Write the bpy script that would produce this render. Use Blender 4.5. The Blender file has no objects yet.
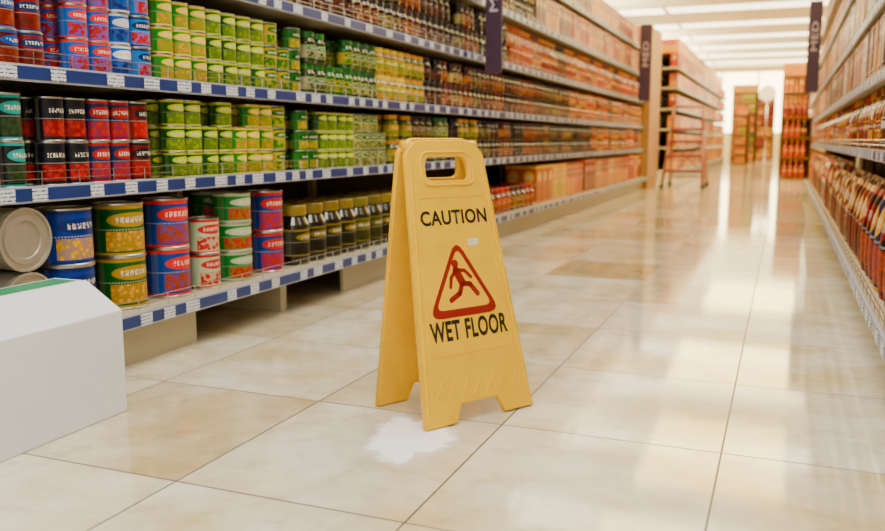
import bpy, math, random
import numpy as np
from mathutils import Vector, Matrix
random.seed(7); rng=np.random.default_rng(7)
scene=bpy.context.scene

def hx(h):
    h=h.lstrip('#'); o=[]
    for i in (0,2,4):
        c=int(h[i:i+2],16)/255
        o.append(c/12.92 if c<=0.04045 else ((c+0.055)/1.055)**2.4)
    return (o[0],o[1],o[2],1.0)
def hp(h):
    """printed packaging ink: deeper and more saturated"""
    c=hx(h); l=.3*c[0]+.59*c[1]+.11*c[2]
    o=[max(0.001,min(1,(l+(x-l)*1.35)))**1.2 for x in c[:3]]
    return (o[0],o[1],o[2],1.0)

# ------------------------------------------------------------ materials
class G:
    def __init__(s,name):
        s.mat=bpy.data.materials.new(name); s.mat.use_nodes=True
        s.nt=s.mat.node_tree; s.bsdf=s.nt.nodes['Principled BSDF']
    def n(s,t): return s.nt.nodes.new(t)
    def L(s,a,b): s.nt.links.new(a,b)
    def put(s,sock,v):
        if v is None: return
        if isinstance(v,bpy.types.NodeSocket): s.L(v,sock)
        else: sock.default_value=v
    def m(s,op,a,b=None,c=None):
        k=s.n('ShaderNodeMath'); k.operation=op
        s.put(k.inputs[0],a); s.put(k.inputs[1],b); s.put(k.inputs[2],c)
        return k.outputs[0]
    def mix(s,f,a,b,bt='MIX'):
        k=s.n('ShaderNodeMix'); k.data_type='RGBA'; k.blend_type=bt
        s.put(k.inputs[0],f); s.put(k.inputs[6],a); s.put(k.inputs[7],b)
        return k.outputs[2]
    def attr(s,nm):
        k=s.n('ShaderNodeAttribute'); k.attribute_name=nm; return k.outputs['Color']
    def noise(s,vec,scale,detail=3,rough=.5):
        k=s.n('ShaderNodeTexNoise'); k.inputs['Scale'].default_value=scale
        k.inputs['Detail'].default_value=detail; k.inputs['Roughness'].default_value=rough
        s.L(vec,k.inputs['Vector']); return k.outputs['Fac']
    def ramp(s,f,p0,p1):
        k=s.n('ShaderNodeMapRange'); k.inputs[1].default_value=p0; k.inputs[2].default_value=p1
        s.L(f,k.inputs[0]); return k.outputs[0]
    def setp(s,**kw):
        for k,v in kw.items():
            s.put(s.bsdf.inputs[k.replace('_',' ')],v)
        return s.mat
def simple(name,col,rough=.5,metal=0.0,var=0.0,vscale=8,coat=0):
    g=G(name)
    if var>0:
        tc=g.n('ShaderNodeTexCoord').outputs['Object']
        f=g.noise(tc,vscale,4)
        dark=tuple(c*(1-var) for c in col[:3])+(1,)
        g.put(g.bsdf.inputs['Base Color'],g.mix(g.ramp(f,.35,.65),dark,col))
    else: g.bsdf.inputs['Base Color'].default_value=col
    g.bsdf.inputs['Roughness'].default_value=rough
    g.bsdf.inputs['Metallic'].default_value=metal
    g.bsdf.inputs['Coat Weight'].default_value=coat
    return g.mat
def emis(name,col,st):
    g=G(name); g.bsdf.inputs['Base Color'].default_value=(0.8,0.8,0.8,1)
    g.bsdf.inputs['Emission Color'].default_value=col
    g.bsdf.inputs['Emission Strength'].default_value=st
    return g.mat

def label_mat():
    g=G('printed_label')
    uv=g.n('ShaderNodeUVMap'); uv.uv_map='UVMap'
    sp=g.n('ShaderNodeSeparateXYZ'); g.L(uv.outputs[0],sp.inputs[0])
    x=g.m('FRACT',g.m('MULTIPLY',sp.outputs[0],2.0)); y=sp.outputs[1]
    pos=g.n('ShaderNodeNewGeometry').outputs['Position']
    c1,c2,c3=g.attr('c1'),g.attr('c2'),g.attr('c3')
    dx=g.m('SUBTRACT',x,.5)
    vo=g.n('ShaderNodeTexVoronoi'); vo.inputs['Scale'].default_value=70; g.L(pos,vo.inputs['Vector'])
    blob=g.m('LESS_THAN',vo.outputs['Distance'],.52)
    inpic=g.m('MULTIPLY',g.m('COMPARE',y,.28,.2),g.m('COMPARE',x,.5,.36))
    shade=g.mix(vo.outputs['Distance'],c3,(0.02,0.01,0.005,1))
    col=g.mix(g.m('MULTIPLY',inpic,.35),c1,c3)
    col=g.mix(g.m('MULTIPLY',inpic,blob),col,shade)
    e=g.m('ADD',g.m('POWER',g.m('ABSOLUTE',g.m('DIVIDE',dx,.34)),2.0),
            g.m('POWER',g.m('ABSOLUTE',g.m('DIVIDE',g.m('SUBTRACT',y,.71),.15)),2.0))
    col=g.mix(g.m('LESS_THAN',e,1.0),col,c2)
    nz=g.noise(pos,170,1)
    letters=g.m('MULTIPLY',g.m('MULTIPLY',g.m('COMPARE',dx,0.0,.22),g.m('COMPARE',y,.71,.055)),
                g.m('MULTIPLY',g.m('LESS_THAN',g.m('FRACT',g.m('MULTIPLY',x,15.0)),.68),g.m('GREATER_THAN',nz,.44)))
    col=g.mix(letters,col,(0.6,0.56,0.46,1))
    small=g.m('MULTIPLY',g.m('COMPARE',y,.515,.014),g.m('GREATER_THAN',g.m('FRACT',g.m('MULTIPLY',x,27.0)),.4))
    col=g.mix(g.m('MULTIPLY',small,.6),col,(0.5,0.47,0.38,1))
    band=g.m('MAXIMUM',g.m('GREATER_THAN',y,.93),g.m('LESS_THAN',y,.045))
    col=g.mix(band,col,c2)
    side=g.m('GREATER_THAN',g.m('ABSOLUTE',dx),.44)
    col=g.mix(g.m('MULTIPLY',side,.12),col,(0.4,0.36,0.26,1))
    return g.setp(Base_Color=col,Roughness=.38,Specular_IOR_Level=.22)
M_label=label_mat()
M_tinmetal=simple('tinplate',(0.45,0.44,0.42,1),.32,1.0)
g=G('jar_lid_paint'); M_lid=g.setp(Base_Color=g.attr('c2'),Roughness=.3)
g=G('jar_contents_glass'); pos=g.n('ShaderNodeNewGeometry').outputs['Position']
vo=g.n('ShaderNodeTexVoronoi'); vo.inputs['Scale'].default_value=55; g.L(pos,vo.inputs['Vector'])
M_glass=g.setp(Base_Color=g.mix(vo.outputs['Distance'],g.attr('c3'),(0.01,0.008,0.004,1)),Roughness=.1,Coat_Weight=.3)
PM=[M_label,M_tinmetal,M_lid,M_glass]

M_shelf=simple('shelf_steel_beige',hx('#b3a98c'),.4,0,.06,3)
M_back=simple('shelf_back_panel',hx('#2a2620'),.6,0,.2,2)
M_rail=simple('price_rail_plastic',hx('#a4a8b4'),.3)
M_blue=simple('price_rail_blue',hx('#142f70'),.3,0,.15,5)
M_wire=simple('chrome_wire',(0.6,0.6,0.6,1),.25,1.0)
def tag_mat():
    g=G('price_tag_paper'); pos=g.n('ShaderNodeNewGeometry').outputs['Position']
    sp=g.n('ShaderNodeSeparateXYZ'); g.L(pos,sp.inputs[0])
    a=g.m('GREATER_THAN',g.m('FRACT',g.m('MULTIPLY',sp.outputs[2],110.0)),.62)
    nz=g.noise(pos,260,1)
    b=g.m('MULTIPLY',a,g.m('GREATER_THAN',nz,.47))
    return g.setp(Base_Color=g.mix(b,hx('#cdd2da'),hx('#2c3550')),Roughness=.4)
M_tag=tag_mat()

# ------------------------------------------------------------ mesh helpers
def link(ob,parent=None):
    scene.collection.objects.link(ob)
    if parent: ob.parent=parent
    return ob
def empty(name):
    e=bpy.data.objects.new(name,None); e.empty_display_size=.1; link(e); return e
def npmesh(name,V,F,UV,MI,mats,smooth=True,cols=None,parent=None):
    me=bpy.data.meshes.new(name)
    me.vertices.add(len(V)); me.vertices.foreach_set('co',V.astype(np.float32).ravel())
    me.loops.add(F.size); me.loops.foreach_set('vertex_index',F.astype(np.int32).ravel())
    me.polygons.add(len(F)); me.polygons.foreach_set('loop_start',np.arange(0,F.size,4,dtype=np.int32))
    me.update(calc_edges=True)
    me.polygons.foreach_set('material_index',MI.astype(np.int32))
    me.polygons.foreach_set('use_smooth',np.full(len(F),smooth,dtype=bool))
    if UV is not None:
        me.uv_layers.new(name='UVMap').data.foreach_set('uv',UV.astype(np.float32).ravel())
    if cols is not None:
        for i,c in enumerate(cols):
            me.attributes.new('c%d'%(i+1),'FLOAT_COLOR','POINT').data.foreach_set('color',c.astype(np.float32).ravel())
    for m in mats: me.materials.append(m)
    me.update()
    return link(bpy.data.objects.new(name,me),parent)
CF=np.array([[0,1,2,3],[7,6,5,4],[0,4,5,1],[1,5,6,2],[2,6,7,3],[3,7,4,0]])
def boxes(name,lst,mat,parent=None,bevel=0):
    V=[];F=[]
    for i,(x0,x1,y0,y1,z0,z1) in enumerate(lst):
        V+= [(x0,y0,z0),(x0,y1,z0),(x1,y1,z0),(x1,y0,z0),(x0,y0,z1),(x0,y1,z1),(x1,y1,z1),(x1,y0,z1)]
        F.append(CF+8*i)
    F=np.concatenate(F)
    ob=npmesh(name,np.array(V,float),F,None,np.zeros(len(F)),[mat],False,None,parent)
    if bevel:
        b=ob.modifiers.new('bevel','BEVEL'); b.width=bevel; b.segments=2
    return ob
def tubes(name,segs,mat,parent=None,n=6):
    V=[];F=[];k=0
    for p0,p1,r in segs:
        p0=Vector(p0);p1=Vector(p1); d=(p1-p0)
        if d.length<1e-6: continue
        q=d.to_track_quat('Z','Y').to_matrix()
        for p,rr in ((p0,.02*r),(p0,r),(p1,r),(p1,.02*r)):
            for j in range(n):
                a=2*math.pi*j/n; V.append(p+q@Vector((rr*math.cos(a),rr*math.sin(a),0)))
        for t in range(3):
            for j in range(n): F.append((k+t*n+j,k+t*n+(j+1)%n,k+(t+1)*n+(j+1)%n,k+(t+1)*n+j))
        k+=4*n
    return npmesh(name,np.array([tuple(v) for v in V]),np.array(F),None,np.zeros(len(F)),[mat],n>6,None,parent)
def lathe(segs,prof,l0,l1):
    V=[];F=[];U=[];MI=[];k=0
    for r0,z0,r1,z1,mi in prof:
        for (r,z) in ((r0,z0),(r1,z1)):
            for j in range(segs):
                a=2*math.pi*(j/segs-.25); V.append((max(r,.0004)*math.cos(a),max(r,.0004)*math.sin(a),z))
        v0=(z0-l0)/(l1-l0); v1=(z1-l0)/(l1-l0)
        for j in range(segs):
            j2=(j+1)%segs
            F.append((k+j,k+j2,k+segs+j2,k+segs+j)); MI.append(mi)
            U.append(((j/segs,v0),((j+1)/segs,v0),((j+1)/segs,v1),(j/segs,v1)))
        k+=2*segs
    return np.array(V,float),np.array(F),np.array(U,float),np.array(MI)
def base_can(r,h,s):
    return lathe(s,[(0,0.002,r,0.0,1),(r,0,r,.025*h,1),(r,.025*h,.965*r,.04*h,1),(.965*r,.04*h,.965*r,.96*h,0),
        (.965*r,.96*h,r,.972*h,1),(r,.972*h,r,h,1),(r,h,.93*r,h,1),(.93*r,h,.92*r,.975*h,1),(.92*r,.975*h,0,.975*h,1)],.04*h,.96*h)
def base_jar(r,h,s):
    return lathe(s,[(0,.0,.92*r,0,3),(.92*r,0,r,.05*h,3),(r,.05*h,r,.16*h,3),(r,.16*h,r,.6*h,0),(r,.6*h,r,.68*h,3),
        (r,.68*h,.78*r,.8*h,3),(.78*r,.8*h,.78*r,.83*h,3),(.84*r,.83*h,.84*r,.985*h,2),(.84*r,.985*h,.8*r,h,2),(.8*r,h,0,h,2)],.16*h,.6*h)
def base_bottle(r,h,s):
    return lathe(s,[(0,.0,.92*r,0,3),(.92*r,0,r,.03*h,3),(r,.03*h,r,.12*h,3),(r,.12*h,r,.5*h,0),(r,.5*h,r,.58*h,3),
        (r,.58*h,.72*r,.7*h,3),(.72*r,.7*h,.36*r,.8*h,3),(.36*r,.8*h,.34*r,.88*h,3),(.42*r,.88*h,.42*r,1*h,2),(.42*r,h,0,h,2)],.12*h,.5*h)
def base_box(w,h,s,depth=None):
    d=depth or w*.55; a=w/2; b=d/2
    V=np.array([(-b,-a,0),(-b,a,0),(b,a,0),(b,-a,0),(-b,-a,h),(-b,a,h),(b,a,h),(b,-a,h)],float)
    V2=[];F=[];U=[];MI=[]
    for i,f in enumerate(CF):
        for v in f: V2.append(V[v])
        F.append((4*i,4*i+1,4*i+2,4*i+3)); MI.append(0)
    for i,f in enumerate(CF):
        if i<2: U.append([(.02,.6),(.48,.6),(.48,.65),(.02,.65)]);continue
        uu=[]
        p=V[f]
        horiz= 1 if abs(p[:,1]-p[0,1]).max()>1e-6 else 0
        ext=a if horiz else b
        for q in p:
            t=(q[horiz]+ext)/(2*ext)
            uu.append((t*.5,q[2]/h))
        U.append(uu)
    return np.array(V2),np.array(F),np.array(U,float),np.array(MI)
def base_pouch(w,h,s,depth=None):
    T=(depth or w*.4)/2; ny,nz=7,9; V=[];F=[];U=[];MI=[];k=0
    for sg in (1,-1):
        for i in range(nz):
            for j in range(ny):
                yy=(j/(ny-1)-.5); zz=i/(nz-1)
                pinch=1-.06*math.sin(zz*math.pi)
                t=T*math.sqrt(max(0,1-(2*yy)**2))*max(0,1-abs(2*zz-.75)**3/1.9)
                V.append((sg*t,yy*w*pinch,zz*h))
        for i in range(nz-1):
            for j in range(ny-1):
                q=[k+i*ny+j,k+i*ny+j+1,k+(i+1)*ny+j+1,k+(i+1)*ny+j]
                uv=[(j/(ny-1)*.5,i/(nz-1)),((j+1)/(ny-1)*.5,i/(nz-1)),((j+1)/(ny-1)*.5,(i+1)/(nz-1)),(j/(ny-1)*.5,(i+1)/(nz-1))]
                if sg<0: q=q[::-1]; uv=uv[::-1]
                F.append(q);U.append(uv);MI.append(0)
        k+=ny*nz
    return np.array(V),np.array(F),np.array(U,float),np.array(MI)
BASES=dict(can=base_can,jar=base_jar,bottle=base_bottle,box=base_box,pouch=base_pouch)
def instance(name,base,P,rot,C,sc=None):
    V,F,U,MI=base; n=len(P); nv=len(V)
    c,s=np.cos(rot),np.sin(rot)
    X=V[None,:,0]*c[:,None]-V[None,:,1]*s[:,None]; Y=V[None,:,0]*s[:,None]+V[None,:,1]*c[:,None]
    Z=np.repeat(V[None,:,2],n,0)
    W=np.stack([X,Y,Z],-1)+P[:,None,:]
    FF=(F[None]+ (np.arange(n)*nv)[:,None,None]).reshape(-1,4)
    cols=[np.repeat(C[:,i,:],nv,0) for i in range(3)]
    return npmesh(name,W.reshape(-1,3),FF,np.tile(U.reshape(-1,2),(n,1)),np.tile(MI,n),PM,True,cols)
def stock(name,side,xf,y0,y1,z,kind,r,h,ns,pal,fac=(2,4),nd=2,seg=16,miss=.04,jit=.004,maxd=None):
    """side -1: left gondola (front faces +X); xf is the x of the front of the products"""
    wy = 2*r if kind in('can','jar','bottle') else r
    if kind in('can','jar','bottle'): base=BASES[kind](r,h,seg); dx=2*r
    else:
        dx=maxd or (r*.5); base=BASES[kind](r,h,seg,dx)
    P=[];C=[];R=[]
    y=y0+wy/2; left=0; idx=random.randrange(len(pal))
    while y+wy/2<=y1+1e-6:
        if left<=0: idx=(idx+random.randint(1,max(1,len(pal)-1)))%len(pal); left=random.randint(*fac)
        left-=1
        cc=[hp(q) for q in pal[idx]]
        for d in range(nd):
            top=ns
            if random.random()<miss*(3 if d==0 else 1) and ns>1: top=ns-1
            for t in range(top):
                v=random.uniform(.8,1.1)
                P.append((xf+side*(dx/2+d*(dx+.004))+random.uniform(-jit,jit)*.7,y+random.uniform(-.001,.001),z+.001+t*h))
                C.append([[min(1,c*v) for c in q[:3]]+[1] for q in cc])
                R.append(random.uniform(-.3,.3) if kind in('can','jar','bottle') else random.uniform(-.04,.04))
        y+=wy+.0035
    if not P: return
    return instance(name,base,np.array(P),np.array(R),np.array(C))

# ------------------------------------------------------------ gondola
def gondola(name,side,lipb,lip,back,y0,y1,levels,H,kicks=None,wires=True,tags=True):
    e=empty(name); s=side
    def bx(xa,xb,ya,yb,za,zb): return (min(xa,xb),max(xa,xb),ya,yb,za,zb)
    boxes('back_panel',[bx(back,back+s*.05,y0,y1,.0,H)],M_back,e)
    sl=[];rl=[];bl=[];tg=[];wr=[]
    for i,z in enumerate(levels):
        xl=lipb if i==0 else lip
        sl.append(bx(xl+s*.008,back,y0,y1,z-.022,z))
        rl.append(bx(xl,xl+s*.008,y0,y1,z-.034,z+.006))
        bl.append(bx(xl-s*.002,xl,y0,y1,z-.029,z+.001))
        if tags:
            y=y0+.05
            while y<y1-.1:
                w=random.choice([.045,.045,.06])
                tg.append(bx(xl-s*.004,xl-s*.002,y,y+w,z-.030,z+.002)); y+=w+random.choice([.05,.08,.1,.14])
        if wires:
            for hh in (.022,.04): wr.append(((xl+s*.012,y0,z+hh),(xl+s*.012,y1,z+hh),.0014))
            y=y0
            while y<y1: wr.append(((xl+s*.012,y,z),(xl+s*.012,y,z+.04),.0013)); y+=.12
    up=[bx(back-s*.03,back,y-.015,y+.015,0,H) for y in np.arange(y0+.02,y1,1.0)]
    sl.append(bx(back-s*.25,back+s*.05,y0,y1,H,H+.02))
    boxes('shelves',sl,M_shelf,e); boxes('price_rails',rl,M_rail,e); boxes('price_rail_inserts',bl,M_blue,e)
    if tags: boxes('price_tags',tg,M_tag,e)
    if wires: tubes('wire_fences',wr,M_wire,e,5)
    boxes('uprights',up,M_shelf,e)
    xk=lipb+s*.06
    ks=[bx(xk,xk+s*.015,a,b,0.0,levels[0]-.034) for a,b in (kicks or [(y0,y1)])]
    ks+= [bx(xk+s*.015,back,y-.02,y+.02,0,levels[0]-.022) for y in np.arange(y0+.02,y1,1.0)]
    boxes('kick_plates',ks,M_shelf,e)
    return e
LV=[.15,.505,.79,1.10,1.42,1.72]
gl=gondola('supermarket_shelf',-1,-1.60,-1.66,-2.15,.6,11.0,LV,2.0,[(.6,2.1),(3.05,11.0)])
boxes('end_panel',[(-2.2,-1.60,11.0,11.9,0,2.02)],simple('end_panel_laminate',hx('#a87a34'),.5,0,.1),gl)
gr=gondola('supermarket_shelf',1,.24,.30,.80,1.0,11.0,[.15,.58,.86,1.14,1.43,1.72],2.0)
gf=gondola('supermarket_shelf',-1,-1.50,-1.55,-2.1,13.6,25.0,LV,1.95,wires=False)
gg=gondola('supermarket_shelf',1,.45,.5,1.0,13.6,25.0,LV,1.95,wires=False)

# ------------------------------------------------------------ stock, left shelf
corn=[('#2f7a2c','#1d4d1e','#e0c02a'),('#3c8a34','#e8cf3a','#d9b422'),('#b9a62c','#2a6b28','#3c8a2a'),('#1f5a24','#c8d040','#9fb030')]
blue=[('#1e62a8','#c82a22','#b8321c'),('#2a7ab8','#10305c','#c23a20'),('#2468b0','#e0e0e0','#1a3a78')]
blk=[('#15181c','#1b8a86','#7a4a2a'),('#20242a','#2aa09a','#3e5a38')]
redb=[('#1a1a22','#20242e','#c83a1c'),('#22325c','#a82820','#d04a28'),('#7c1c18','#1c1c24','#c8421e')]
brn=[('#7a2418','#24467e','#8a3a1c'),('#5a2018','#2a5a9c','#a04822'),('#8c3020','#1c3a6a','#6a3018')]
jarg=[('#b8b280','#2c6a34','#6a7a2a'),('#a8a040','#d0a020','#7a8a30'),('#b0ac90','#3a7a3a','#4a5a20')]
jard=[('#3a2a1a','#1a1410','#241408'),('#a09060','#2a2018','#3a2410'),('#6a3a1a','#141414','#2c1a0c')]
jarb=[('#a06a28','#38200e','#5a2a10'),('#b8842a','#5a1a10','#702c10'),('#6a2a14','#a08040','#40180c'),('#c8b078','#48260c','#5a3010')]
warm=[('#7a2408','#e0a030','#d87020'),('#b86808','#5c1c08','#e8c040'),('#641c06','#d8a050','#b85810'),('#c89010','#702008','#e0b050'),('#4a1c08','#c87010','#d89030'),('#d0b070','#7a2008','#b86a18'),('#2c1406','#d8a030','#a04810')]
yel=[('#e0a820','#a83018','#e8c050'),('#d09018','#6a3a10','#f0c040'),('#d8b838','#b86020','#c88020'),('#b87010','#e8c050','#e0a020')]
pale=[('#e0d0a8','#a8402a','#d8a040'),('#d4b958','#d89a28','#e0c050'),('#c07818','#903010','#c88040')]

X=-1.685
z=LV[1]
stock('canned_beans',-1,X,.7,1.60,z,'can',.037,.112,2,blk,seg=28)
stock('canned_tomatoes',-1,X,1.60,2.06,z,'can',.037,.11,2,redb,fac=(1,2),seg=28,miss=0)
stock('canned_sweetcorn',-1,X,2.07,2.78,z,'can',.038,.078,3,corn,seg=28)
stock('canned_peas',-1,X,2.79,3.6,z,'can',.036,.074,3,jarg[:2]+corn,seg=20)
stock('jarred_pickles',-1,X,3.61,5.2,z,'jar',.038,.115,2,jarg+jard,seg=16)
stock('jarred_sauces',-1,X,5.2,8.0,z,'jar',.038,.115,2,jard+jarb,seg=12)
stock('jarred_jams',-1,X,8.0,10.95,z,'jar',.04,.118,2,jarb+warm,seg=12)
z=LV[2]
stock('canned_beans',-1,X,.7,1.70,z,'can',.037,.085,3,brn,seg=28)
stock('canned_tuna',-1,X,1.70,2.02,z,'can',.037,.085,3,blue,fac=(1,2),seg=28,miss=0)
stock('canned_sweetcorn',-1,X,2.03,2.85,z,'can',.038,.078,3,corn,seg=28)
stock('jarred_vegetables',-1,X,2.86,4.0,z,'jar',.036,.118,2,jarg+corn[1:3],seg=20)
stock('jarred_sauces',-1,X,4.0,6.6,z,'jar',.037,.12,2,jard+jarb,seg=14)
stock('jarred_sauces',-1,X,6.6,10.95,z,'jar',.04,.12,2,warm+jarb,seg=12)
z=LV[3]
stock('canned_vegetables',-1,X,1.6,3.1,z,'can',.037,.085,3,brn+jard,seg=20)
stock('jarred_sauces',-1,X,3.1,5.4,z,'jar',.037,.13,2,jard+jarb[:1],seg=14)
stock('bottled_sauces',-1,X,5.4,10.95,z,'bottle',.038,.26,1,warm+jarb[:2],seg=12)
stock('jarred_spices',-1,X,3.4,6.0,LV[4],'jar',.036,.125,2,jard+jarb,seg=12)
stock('boxed_groceries',-1,X,6.0,10.95,LV[4],'box',.09,.24,1,warm,maxd=.08)
stock('boxed_groceries',-1,X,5.0,10.95,LV[5],'box',.11,.22,1,warm+yel[:2],maxd=.08)
XB=-1.665
def single(name,y,r,h,ns,pal,kind='can',z=LV[0],x=None):
    P=np.array([((XB-r) if x is None else x,y,z+.001+i*h) for i in range(ns)])
    C=np.array([[hp(q) for q in pal]]*ns)
    return instance(name,BASES[kind](r,h,36),P,np.array([random.uniform(-.25,.1) for _ in range(ns)]),C)
single('large_sweetcorn_tins',1.68,.070,.148,2,('#1c3f86','#12306c','#e8c020'))
single('large_pineapple_tins',1.875,.070,.148,2,('#1d5a2c','#a8902a','#e8b82a'))
single('large_corned_beef_tins',2.07,.068,.148,2,('#1a4a88','#c83a28','#b25a30'))
single('tomato_tins',2.225,.052,.112,2,('#b8c4a8','#b8231c','#c8281a'))
single('large_bean_tins',2.40,.068,.098,3,('#2f7a44','#b8c0a8','#c83028'))
single('large_tomato_tins',2.60,.062,.145,2,('#1f3f7a','#b82a24','#c8482a'))
single('large_bean_tins',2.545,.066,.095,3,('#2f7a44','#b8c0a8','#c83028'),x=-1.93)
stock('jarred_olives',-1,XB,2.72,4.6,LV[0],'jar',.062,.225,1,[('#4a4a20','#7a7440','#3a3c12'),('#5a5624','#7a6a40','#3a3418'),('#2a2a14','#8a7a40','#1c1a0c')],seg=24,miss=0)
stock('jarred_honey',-1,XB,4.62,6.0,LV[0],'jar',.055,.16,1,[('#c88a20','#a82018','#a05a10'),('#d8b040','#5a1a10','#6a2a08')],seg=16)
stock('boxed_snacks',-1,XB,6.02,7.6,LV[0],'box',.15,.28,1,pale+yel,maxd=.12)
stock('boxed_snacks',-1,XB,7.62,10.95,LV[0],'box',.12,.29,1,warm+yel[:1],maxd=.12)
def lying(name,y,zc,r,h):
    V,F,U,MI=lathe(40,[(0,0,r,0,1),(r,0,r,.02,1),(r,.02,.97*r,.026,1),(.97*r,.026,.97*r,h-.02,1),(.97*r,h-.02,r,h-.014,1),(r,h-.014,r,h,1),
       (r,h,.93*r,h,1),(.93*r,h,.91*r,h-.007,1),(.91*r,h-.007,.78*r,h-.007,1),(.78*r,h-.007,.76*r,h-.003,1),(.76*r,h-.003,.6*r,h-.003,1),(.6*r,h-.003,.58*r,h-.007,1),(.58*r,h-.007,0,h-.007,1)],0,h)
    W=np.stack([V[:,2]-1.67-h,V[:,1]+y,-V[:,0]+zc],-1)
    return npmesh(name,W,F,U,np.zeros(len(F)),[simple('brushed_tin_lid',(0.5,0.47,0.40,1),.38,.8,.1,20)],True)
lying('large_food_tin',1.50,.15+.078,.077,.18)
lying('large_food_tin',1.50,.15+.078*3,.077,.18)

# ------------------------------------------------------------ stock, right shelf
rd=[('#4a140e','#b89060','#8a3018'),('#2a0e0a','#a82a1c','#a04a28'),('#7c3a10','#d0b080','#50180e'),('#1a0c0a','#902018','#c06030'),('#c08020','#5a1a10','#e0b050'),('#c8b490','#7a1a14','#8a4020'),('#2a2a4a','#c8a030','#b85a28'),('#e0d8c8','#a82018','#603018'),('#3a2418','#d8d0c0','#906030')]
XR=.32
stock('bagged_snacks',1,.275,1.2,6.0,.15,'pouch',.15,.30,1,rd[:4]+rd[5:],fac=(1,2),nd=2,maxd=.09)
stock('bagged_snacks',1,.275,6.0,10.95,.15,'pouch',.18,.33,1,rd+warm,fac=(1,3),nd=2,maxd=.09)
stock('bottled_drinks',1,XR,1.2,10.95,.58,'bottle',.036,.24,1,rd+warm,fac=(1,3),nd=2,seg=14)
stock('boxed_groceries',1,XR,2.2,10.95,.86,'box',.10,.24,1,warm+rd,fac=(1,3),maxd=.08)
stock('boxed_groceries',1,XR,3.0,10.95,1.14,'box',.10,.25,1,warm+rd,fac=(1,3),maxd=.08)
stock('bagged_snacks',1,XR,3.5,10.95,1.43,'pouch',.15,.25,1,warm+yel+rd[:3],maxd=.08)
stock('boxed_groceries',1,XR,3.5,10.95,1.72,'box',.16,.24,1,warm+yel,maxd=.1)
for i,zz in enumerate(LV):
    stock('boxed_groceries',-1,-1.58,13.65,24.9,zz,'box',.16,.27 if i==0 else .21,1,yel+warm[:4],fac=(1,3),maxd=.12,nd=1)
    stock('boxed_groceries',1,.52,13.65,24.9,zz,'box',.16,.27 if i==0 else .21,1,yel+warm,fac=(1,3),maxd=.12,nd=1)
stock('boxed_groceries',-1,-1.62,14,24,1.97,'box',.3,.22,1,yel,maxd=.3,nd=1)

# ------------------------------------------------------------ promotional stacks, far away
M_pallet=simple('display_stand_board',hx('#7a4a10'),.6,0,.2)
def display(y,x0,x1,h,pal,kind='bottle',n=4,header=None):
    e=empty('promotional_display')
    boxes('display_shelves',[(x0,x1,y,y+.5,h*i/n,h*i/n+.03) for i in range(n+1)]+[(x0,x0+.02,y+.2,y+.5,.03,h),(x1-.02,x1,y+.2,y+.5,.03,h),(x0,x1,y+.48,y+.5,.03,h)],M_pallet,e)
    for i in range(n+(0 if header else 1)):
        P=[];C=[];R=[]; col=random.choice(pal)
        sh=min(.3,h/n-.05) if i<n else .22
        for a in np.arange(x0+.07,x1-.05,.085):
            if random.random()<.35: col=random.choice(pal)
            for b in (y+.06,y+.16):
                P.append((a,b,h*i/n+.031)); C.append([hp(q) for q in col]); R.append(-1.57)
        o=instance('stock_%d'%i,BASES[kind](.04,sh,12),np.array(P),np.array(R),np.array(C)); o.parent=e
    if header: boxes('header_board',[(x0,x1,y+.02,y+.04,h+.03,h+.25)],simple('header_board',hx(header),.5,0,.2),e)
display(14.6,-.06,.38,.95,rd[:4]+warm[:1],n=3)
display(17.0,-.10,.38,1.75,yel+warm,'can',n=6,header='#c88008')
display(20.0,-.12,.38,1.9,warm,'can',n=6,header='#903008')
display(25.5,-1.45,-.75,1.9,yel+corn[:2]+warm,'can',n=7,header='#c89008')
display(29.0,-.95,-.35,1.7,yel+rd[:2],'jar',n=5,header='#a85008')
display(22.5,-1.2,-.85,1.2,corn[1:3]+yel,'can',n=5)

segs=[((-.45,22,0),(-.45,22,1.55),.02)]
e=empty('round_sign_stand'); tubes('post',segs,M_wire,e,8)
V,F,U,MI=lathe(32,[(0,0,.19,0,0),(.19,0,.19,.02,0),(.19,.02,0,.02,0)],0,1)
npmesh('disc',np.stack([V[:,0]-.45,-V[:,2]+21.98,V[:,1]+1.72],-1),F,U,MI,[simple('sign_white',(0.9,0.9,0.86,1),.4)],True,None,e)
V,F,U,MI=lathe(24,[(0,0,.2,0,0),(.2,0,.2,.03,0),(.2,.03,0,.03,0)],0,1)
npmesh('foot',V+np.array([-.45,22,0]),F,U,MI,[M_wire],True,None,e)

# ------------------------------------------------------------ text helper
def text_mesh(name,body,width,height,M,mat,parent,bold=0.0,ext=.0004):
    cu=bpy.data.curves.new('t','FONT'); cu.body=body; cu.size=1; cu.align_x='LEFT'; cu.offset=bold
    cu.extrude=0; cu.resolution_u=4; cu.space_character=1.06
    ob=bpy.data.objects.new('t',cu); scene.collection.objects.link(ob)
    bpy.context.view_layer.update()
    me=bpy.data.meshes.new_from_object(ob.evaluated_get(bpy.context.evaluated_depsgraph_get()))
    bpy.data.objects.remove(ob)
    co=np.array([v.co[:] for v in me.vertices]); mn=co.min(0); mx=co.max(0)
    sx=width/(mx[0]-mn[0]); sy=height/(mx[1]-mn[1]); c=(mn+mx)/2
    for v in me.vertices:
        v.co=M@Vector(((v.co.x-c[0])*sx,(v.co.y-c[1])*sy,ext))
    me.materials.clear(); me.materials.append(mat); me.name=name
    return link(bpy.data.objects.new(name,me),parent)
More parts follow.
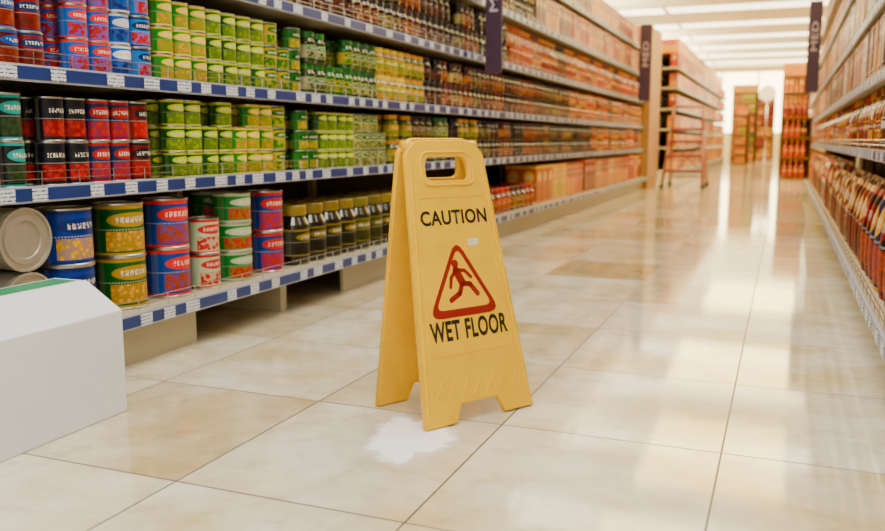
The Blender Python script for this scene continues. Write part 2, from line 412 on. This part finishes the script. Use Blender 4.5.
def poly_extrude(name,outer,holes,ext,bev,M,mat,parent):
    cu=bpy.data.curves.new('c','CURVE'); cu.dimensions='2D'; cu.fill_mode='BOTH'; cu.extrude=ext; cu.bevel_depth=bev; cu.bevel_resolution=2; cu.offset=-bev
    for pts in [outer]+holes:
        sp=cu.splines.new('POLY'); sp.points.add(len(pts)-1)
        for p,q in zip(sp.points,pts): p.co=(q[0],q[1],0,1)
        sp.use_cyclic_u=True
    ob=bpy.data.objects.new('c',cu); scene.collection.objects.link(ob)
    bpy.context.view_layer.update()
    me=bpy.data.meshes.new_from_object(ob.evaluated_get(bpy.context.evaluated_depsgraph_get()))
    bpy.data.objects.remove(ob)
    me.transform(M); me.materials.clear(); me.materials.append(mat); me.name=name
    return link(bpy.data.objects.new(name,me),parent)
def roundpoly(pts,r,n=5):
    out=[]; k=len(pts)
    for i in range(k):
        p=Vector(pts[i]); a=(Vector(pts[i-1])-p); b=(Vector(pts[(i+1)%k])-p)
        rr=min(r,a.length*.45,b.length*.45)
        A=p+a.normalized()*rr; B=p+b.normalized()*rr
        for j in range(n+1):
            t=j/n; out.append(tuple((1-t)**2*A+2*t*(1-t)*p+t*t*B))
    return out

# ------------------------------------------------------------ wet floor sign
def yellow():
    g=G('yellow_sign_plastic'); tc=g.n('ShaderNodeTexCoord').outputs['Object']
    f=g.ramp(g.noise(tc,14,5,.6),.35,.75); f2=g.ramp(g.noise(tc,90,3,.7),.62,.72)
    col=g.mix(f,(0.80,0.445,0.0,1),(0.88,0.505,0.0,1))
    col=g.mix(g.m('MULTIPLY',f2,.22),col,(.5,.25,.0,1))
    return g.setp(Base_Color=col,Roughness=.22,Specular_IOR_Level=.15)
M_yel=yellow(); M_blk=simple('black_print',(0.008,0.008,0.008,1),.5); M_red=simple('red_print',(.26,.004,.002,1),.5)
sign=empty('wet_floor_sign')
w=Vector((.517,.856,0)).normalized(); perp=Vector((w.y,-w.x,0))
apex=Vector((-.724,1.789,.618))
fb=Vector((-.604,1.741,.003)); bb=Vector((-.778,1.862,.003))
def frame(top,bot,ww):
    up=(top-bot).normalized(); n=ww.cross(up).normalized()
    return Matrix(((ww.x,up.x,n.x,bot.x),(ww.y,up.y,n.y,bot.y),(ww.z,up.z,n.z,bot.z),(0,0,0,1))),(top-bot).length
hb,ht=.156,.105
Mf,L=frame(apex+perp*.009,fb,w); Mb,L2=frame(apex-perp*.009,bb,-w)
def hw(t): return hb+(ht-hb)*t
outer=[(-hb,0),(-.07,0),(-.052,.04),(.052,.04),(.07,0),(hb,0),(hw(.93),L*.955),(hw(1)-.028,L),(-hw(1)+.028,L),(-hw(.93),L*.955)]
outer=[outer[0]]+outer[1:6]+roundpoly(outer,.012)[6*6:]
hole=roundpoly([(-.062,L-.090),(.062,L-.090),(.058,L-.036),(-.058,L-.036)],.02)
th=.007
for nm,Mx in (('front_panel',Mf),('rear_panel',Mb)):
    poly_extrude(nm,outer,[hole[::-1]],th-.002,.002,Mx,M_yel,sign)
def ridge(name,pts,Mx,r=.0022,closed=True):
    sg=[]
    n=len(pts)
    for i in range(n if closed else n-1):
        a=pts[i];b=pts[(i+1)%n]
        sg.append((Mx@Vector((a[0],a[1],th)),Mx@Vector((b[0],b[1],th)),r))
    return sg
for nm,Mx in (('front_ridges',Mf),('rear_ridges',Mb)):
    sg=ridge('',[(-hw(.02)+.010,.03),(-hw(.93)+.010,L*.93)],Mx,.0028,closed=False)+ridge('',[(hw(.02)-.010,.03),(hw(.93)-.010,L*.93)],Mx,.0028,closed=False)
    sg+=ridge('',roundpoly([(-.118,.150),(.118,.150),(.094,.50),(-.094,.50)],.012),Mx,.0013)
    for i in range(7):
        x=-.108+i*.036; sg+=ridge('',[(x-.012,.055),(x+.012,.095)],Mx,.0015,False)
    sg+=ridge('',roundpoly([(-.074,L-.100),(.074,L-.100),(.070,L-.026),(-.070,L-.026)],.024),Mx,.003)
    tubes(nm,sg,M_yel,sign,6)
hs=[]
for a,b in ((-.100,-.078),(.078,.100)):
    hs.append((apex+w*a+Vector((0,0,-.012)),apex+w*b+Vector((0,0,-.012)),.013))
tubes('hinge',hs,M_yel,sign,14)
zt=th+.0003
T=lambda x,y:Mf@Matrix.Translation((x,y,zt))
text_mesh('caution_text','CAUTION',.186,.033,T(0.0,L*.724),M_blk,sign,.026)
text_mesh('wet_floor_text','WET FLOOR',.220,.046,T(0.0,L*.324),M_blk,sign,.030)
tc=(-.006,L*.502)
tri=lambda s:[(-.100*s,-.080*s),(.100*s,-.080*s),(0,.092*s)]
poly_extrude('warning_triangle',roundpoly(tri(1.02),.036),[roundpoly(tri(.80),.022)[::-1]],.0002,0,T(*tc)@Matrix.Translation((0,-.002,0)),M_red,sign)
k=.00262
def stroke(pts,wd,tag):
    wd*=k
    for i in range(len(pts)-1):
        a=Vector(pts[i])*k;b=Vector(pts[i+1])*k; d=(b-a).normalized(); nrm=Vector((-d.y,d.x))
        al=math.atan2(nrm.y,nrm.x); P=[]
        for j in range(9): P.append(tuple(a+Vector((math.cos(al+math.pi*j/8),math.sin(al+math.pi*j/8)))*wd/2))
        for j in range(9): P.append(tuple(b+Vector((math.cos(al+math.pi+math.pi*j/8),math.sin(al+math.pi+math.pi*j/8)))*wd/2))
        poly_extrude('slip_figure_%s%d'%(tag,i),P,[],.0002,0,T(*tc)@Matrix.Translation((0,-.006,0)),M_red,sign)
stroke([(-4.5,15.5),(-4.2,15.51)],7,'head')
stroke([(-4,9.5),(1,-1)],7.5,'torso')
stroke([(-3.5,10.0),(5,9),(11,3)],3.2,'arm_a')
stroke([(-5,9),(-10,4),(-12,-4)],3.2,'arm_b')
stroke([(1,-2),(9,-3),(16,-12)],4.6,'leg_a')
stroke([(0,-3),(-3,-10),(-13,-15)],4.6,'leg_b')
poly_extrude('sticker',[(-.014,-.008),(.014,-.008),(.014,.008),(-.014,.008)],[],.0003,0,T(.043,L*.63),simple('sticker_paper',hx('#d8d6c0'),.5,0,.3,60),sign)

# ------------------------------------------------------------ painted light reflection on the floor by the sign
def highlightmat():
    g=G('painted_highlight_white'); tc=g.n('ShaderNodeTexCoord').outputs['Object']
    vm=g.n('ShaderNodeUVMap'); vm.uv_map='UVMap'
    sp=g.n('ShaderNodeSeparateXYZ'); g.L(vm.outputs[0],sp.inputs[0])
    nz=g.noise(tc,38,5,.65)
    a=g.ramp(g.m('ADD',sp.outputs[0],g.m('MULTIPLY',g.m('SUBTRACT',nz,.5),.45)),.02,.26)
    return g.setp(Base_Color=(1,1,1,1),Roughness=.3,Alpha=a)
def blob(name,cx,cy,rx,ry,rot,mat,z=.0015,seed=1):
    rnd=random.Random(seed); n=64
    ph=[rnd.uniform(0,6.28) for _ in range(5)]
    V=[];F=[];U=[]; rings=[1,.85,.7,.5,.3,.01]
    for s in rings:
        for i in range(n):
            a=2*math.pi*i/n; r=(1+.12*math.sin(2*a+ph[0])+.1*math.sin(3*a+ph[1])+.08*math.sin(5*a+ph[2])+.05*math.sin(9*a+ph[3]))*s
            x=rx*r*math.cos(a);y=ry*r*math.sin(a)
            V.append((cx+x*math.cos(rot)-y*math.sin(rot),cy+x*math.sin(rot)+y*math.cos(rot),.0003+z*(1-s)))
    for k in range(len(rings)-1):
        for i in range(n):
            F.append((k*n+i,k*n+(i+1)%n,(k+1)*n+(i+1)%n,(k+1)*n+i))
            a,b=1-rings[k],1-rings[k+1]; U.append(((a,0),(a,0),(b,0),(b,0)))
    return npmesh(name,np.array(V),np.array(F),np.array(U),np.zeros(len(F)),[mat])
blob('painted_floor_highlight',-.700,1.565,.090,.170,math.radians(12),highlightmat(),seed=4)  # white patch with fading alpha, paints a light highlight on the tiles

# ------------------------------------------------------------ white carton
M_card=simple('white_cardboard',hx('#d8dce2'),.6,0,.05,6)
ct=empty('white_cardboard_carton')
prof=[(-1.575,.0),(-1.38,.0),(-1.38,.238),(-1.478,.300),(-1.575,.300)]
V=[];n=len(prof)
for y in (.75,1.488):
    for x,zz in prof: V.append((x,y,zz))
me=bpy.data.meshes.new('carton_body')
me.from_pydata(V,[],[tuple(range(n)),tuple(range(2*n-1,n-1,-1))]+[(i,i+n,(i+1)%n+n,(i+1)%n) for i in range(n)]); me.materials.append(M_card); me.update()
o=link(bpy.data.objects.new('carton_body',me),ct); b=o.modifiers.new('bevel','BEVEL'); b.width=.003; b.segments=2
boxes('green_label',[(-1.56,-1.495,.9,1.47,.300,.3015)],simple('green_tape',hx('#1f8a5a'),.4),ct)

# ------------------------------------------------------------ hanging shelf signs
M_pur=simple('purple_sign_board',hx('#381a34'),.5,0,.15)
M_wht=simple('pale_lettering',(0.45,0.36,0.42,1),.5)
def flag(name,x0,x1,y,z0,z1,word,s):
    e=empty(name)
    boxes('board',[(x0,x1,y,y+.012,z0,z1)],M_pur,e,.002)
    xb=x0 if s<0 else x1
    tubes('bracket',[((xb-s*.004,y+.006,z0+.1),(xb+s*.02,y+.006,z0+.1),.005),((xb-s*.004,y+.006,z1-.1),(xb+s*.02,y+.006,z1-.1),.005)],M_wire,e)
    Mx=Matrix(((0,-1,0,(x0+x1)/2),(0,0,-1,y-.001),(1,0,0,(z0+z1)/2+.1),(0,0,0,1)))
    text_mesh('lettering',word,(z1-z0)*.32,(x1-x0)*.5,Mx,M_wht,e,.01)
flag('shelf_category_sign',-1.635,-1.535,4.75,1.0,1.72,'MED',-1)
flag('aisle_marker_sign',-1.635,-1.50,10.3,1.07,1.95,'MED',-1)
flag('shelf_flag_sign',.15,.27,9.2,1.08,1.95,'MED',1)

# ------------------------------------------------------------ platform stepladder
M_alu=simple('painted_ladder_steel',hx('#9a6048'),.35,.2); M_plast=simple('ladder_red_plastic',hx('#7a2010'),.4); M_rub=simple('ladder_rubber_foot',(0.03,0.03,0.03,1),.6)
lad=empty('platform_stepladder')
lx,ly=-1.22,11.45
sg=[];st=[];ft=[]
for s in (-1,1):
    a=(lx+s*.26,ly,.02); b=(lx+s*.20,ly+.38,.74)
    c=(lx+s*.25,ly+.78,.02); d=(lx+s*.20,ly+.42,.74)
    sg+=[(a,b,.022),(c,d,.018),(b,(lx+s*.19,ly+.44,1.06),.018),((b[0],b[1]-.0,.45),(c[0]*.5+d[0]*.5,c[1]*.5+d[1]*.5,.38),.010)]
    for p in (a,c): ft.append((p[0]-.028,p[0]+.028,p[1]-.028,p[1]+.028,0,.04))
sg+=[((lx-.19,ly+.44,1.06),(lx+.19,ly+.44,1.06),.02),((lx-.21,ly+.62,.35),(lx+.21,ly+.62,.35),.01),((lx-.225,ly+.74,.12),(lx+.225,ly+.74,.12),.01),
     ((lx-.22,ly+.7,.14),(lx+.2,ly+.5,.6),.008),((lx+.22,ly+.7,.14),(lx-.2,ly+.5,.6),.008)]
for i in range(3):
    z0=.20+i*.19; t=(z0-.02)/.72; yy=ly+.38*t; hw_=.25-.05*t
    st.append((lx-hw_,lx+hw_,yy-.05,yy+.06,z0,z0+.035))
st.append((lx-.2,lx+.2,ly+.28,ly+.52,.74,.775))
tubes('ladder_frame',sg,M_alu,lad,8); boxes('steps',st,M_plast,lad,.004); boxes('feet',ft,M_rub,lad)

# ------------------------------------------------------------ floor
def floormat():
    g=G('marble_floor_tiles'); pos=g.n('ShaderNodeNewGeometry').outputs['Position']
    sp=g.n('ShaderNodeSeparateXYZ'); g.L(pos,sp.inputs[0])
    TX,TY=.46,.52
    ax=g.m('DIVIDE',g.m('ADD',sp.outputs[0],.545),TX); ay=g.m('DIVIDE',g.m('SUBTRACT',sp.outputs[1],1.195),TY)
    fx=g.m('FRACT',ax); fy=g.m('FRACT',ay)
    ex=g.m('MULTIPLY',g.m('MINIMUM',fx,g.m('SUBTRACT',1.0,fx)),TX); ey=g.m('MULTIPLY',g.m('MINIMUM',fy,g.m('SUBTRACT',1.0,fy)),TY)
    gr=g.m('LESS_THAN',g.m('MINIMUM',ex,ey),.0020)
    ix=g.m('FLOOR',ax); iy=g.m('FLOOR',ay)
    cv=g.n('ShaderNodeCombineXYZ'); g.L(ix,cv.inputs[0]); g.L(iy,cv.inputs[1])
    wn=g.n('ShaderNodeTexWhiteNoise'); wn.noise_dimensions='3D'; g.L(cv.outputs[0],wn.inputs['Vector'])
    off=g.n('ShaderNodeVectorMath'); off.operation='MULTIPLY_ADD'; g.L(cv.outputs[0],off.inputs[0]); off.inputs[1].default_value=(3.7,5.1,0); g.L(pos,off.inputs[2])
    n1=g.ramp(g.noise(off.outputs[0],3.0,6,.62),.40,.66); n2=g.ramp(g.noise(off.outputs[0],11,6,.72),.49,.72)
    col=g.mix(n1,hx('#dcd6c4'),hx('#c4b284'))
    col=g.mix(g.m('MULTIPLY',n2,.45),col,hx('#9c8450'))
    odd=g.m('ADD',g.m('MULTIPLY',g.m('COMPARE',ix,-2.0,.1),g.m('COMPARE',iy,0.0,.1)),g.m('MULTIPLY',g.m('COMPARE',ix,-1.0,.1),g.m('COMPARE',iy,5.0,.1)))
    sel=g.m('MINIMUM',1.0,g.m('ADD',g.m('MULTIPLY',g.m('GREATER_THAN',wn.outputs['Value'],.70),.5),g.m('MULTIPLY',odd,.5)))
    tint=g.mix(sel,(1,1,1,1),hx('#d8cba8'))
    col=g.mix(1.0,col,tint,'MULTIPLY')
    col=g.mix(gr,col,hx('#3c362c'))
    rough=g.m('ADD',g.m('MULTIPLY',n2,.05),.07)
    rough=g.m('ADD',rough,g.m('MULTIPLY',gr,.4))
    bp=g.n('ShaderNodeBump'); bp.inputs['Strength'].default_value=.06; bp.inputs['Distance'].default_value=.004
    g.L(g.noise(pos,7,3),bp.inputs['Height']); g.L(bp.outputs[0],g.bsdf.inputs['Normal'])
    return g.setp(Base_Color=col,Roughness=rough,IOR=1.75)
XA,XZ,YA,YZ,CH=-7,6,-4,34,3.3
boxes('floor',[(XA,XZ,YA,YZ,-.1,0)],floormat())
M_wall=simple('painted_wall',hx('#e6d3a0'),.7,0,.05,1)
boxes('wall_left',[(XA-.1,XA,YA,YZ,0,CH)],M_wall); boxes('wall_right',[(XZ,XZ+.1,YA,YZ,0,CH)],M_wall)
wx0,wx1,wz0,wz1=-3.6,2.8,.9,3.1
boxes('wall_back',[(XA,wx0,YZ,YZ+.1,0,CH),(wx1,XZ,YZ,YZ+.1,0,CH),(wx0,wx1,YZ,YZ+.1,0,wz0),(wx0,wx1,YZ,YZ+.1,wz1,CH)],M_wall)
boxes('wall_front',[(XA,XZ,YA-.1,YA,0,.4),(XA,XZ,YA-.1,YA,2.9,CH),(XA,-5,YA-.1,YA,.4,2.9),(4,XZ,YA-.1,YA,.4,2.9)],M_wall)
boxes('window_1',[(wx0,wx1,YZ+.03,YZ+.05,wz0,wz1)],emis('daylight_window_warm',(1,.84,.46,1),10.0))
boxes('added_fill_panel',[(-5,4,YA-.06,YA-.04,.4,2.9)],emis('fill_panel_glow',(.95,.98,1,1),1.0))  # added glowing panel behind the camera, fill light for the sign front
boxes('trim_1',[(wx0+(wx1-wx0)*i/5-.03,wx0+(wx1-wx0)*i/5+.03,YZ-.02,YZ+.03,wz0,wz1) for i in range(6)],M_shelf)
boxes('ceiling',[(XA,XZ,YA,YZ,CH,CH+.1)],simple('ceiling_paint',hx('#f6ecd0'),.8,0,.04,1))
cl=empty('ceiling_light_panels')
near=emis('panel_light_neutral',(1,.99,.96,1),6); far=emis('panel_light_warm',(1,.90,.62,1),5)
fr=[]
P1=[];P2=[]
for y in np.arange(-2.5,33,2.6):
    for x in (-4.2,-.7,2.8):
        (P1 if y<5 else P2).append((x-1.7,x+1.7,y,y+.7,CH-.03,CH-.005)); 
        fr.append((x-1.73,x+1.73,y-.04,y+.74,CH-.02,CH-.001))
boxes('panels_neutral',P1,near,cl); boxes('panels_warm',P2,far,cl); boxes('frames',fr,simple('panel_frame_white',hx('#f0e6cc'),.6),cl)

def area(name,loc,rot,sx,sy,e,col):
    l=bpy.data.lights.new(name,'AREA'); l.shape='RECTANGLE'; l.size=sx; l.size_y=sy; l.energy=e; l.color=col
    o=bpy.data.objects.new(name,l); o.location=loc; o.rotation_euler=rot; link(o); return o
area('ceiling_lamp',(-.4,.7,3.2),(0,0,0),1.4,1.4,66,(1,.985,.94))
area('ceiling_lamp',(-.7,3.4,3.2),(0,0,0),1.6,1.6,40,(1,.95,.84))
area('ceiling_lamp',(-.7,7.0,3.2),(0,0,0),1.6,2.5,70,(1,.72,.22))
area('ceiling_lamp',(-.6,10.5,3.2),(0,0,0),1.6,2.5,120,(1,.68,.14))
area('ceiling_lamp',(-.6,15,3.2),(0,0,0),2.0,3,200,(1,.74,.20))
area('ceiling_lamp',(-.6,22,3.2),(0,0,0),2.0,4,300,(1,.80,.30))
# added area lights without fixtures, aimed up to brighten the far ceiling
area('added_ceiling_wash',(-3.6,14,2.3),(math.pi,0,0),1.0,8,400,(1,.88,.58))
area('added_ceiling_wash',(3.0,14,2.3),(math.pi,0,0),1.0,8,400,(1,.88,.58))
area('added_ceiling_wash',(-3.6,26,2.3),(math.pi,0,0),1.0,8,560,(1,.88,.58))
wld=bpy.data.worlds.new('World'); scene.world=wld; wld.use_nodes=True
nt=wld.node_tree
nt.nodes['Background'].inputs[0].default_value=(.9,.92,1,1); nt.nodes['Background'].inputs[1].default_value=.6

# ------------------------------------------------------------ camera
cam=bpy.data.cameras.new('camera'); co=bpy.data.objects.new('camera',cam); link(co)
co.location=(0,0,.62); co.rotation_euler=(math.radians(90-8.42),0,math.radians(21.8))
cam.sensor_width=36; cam.lens=36*848/885; cam.clip_start=.02
cam.dof.use_dof=True; cam.dof.focus_distance=1.95; cam.dof.aperture_fstop=3.2
scene.camera=co
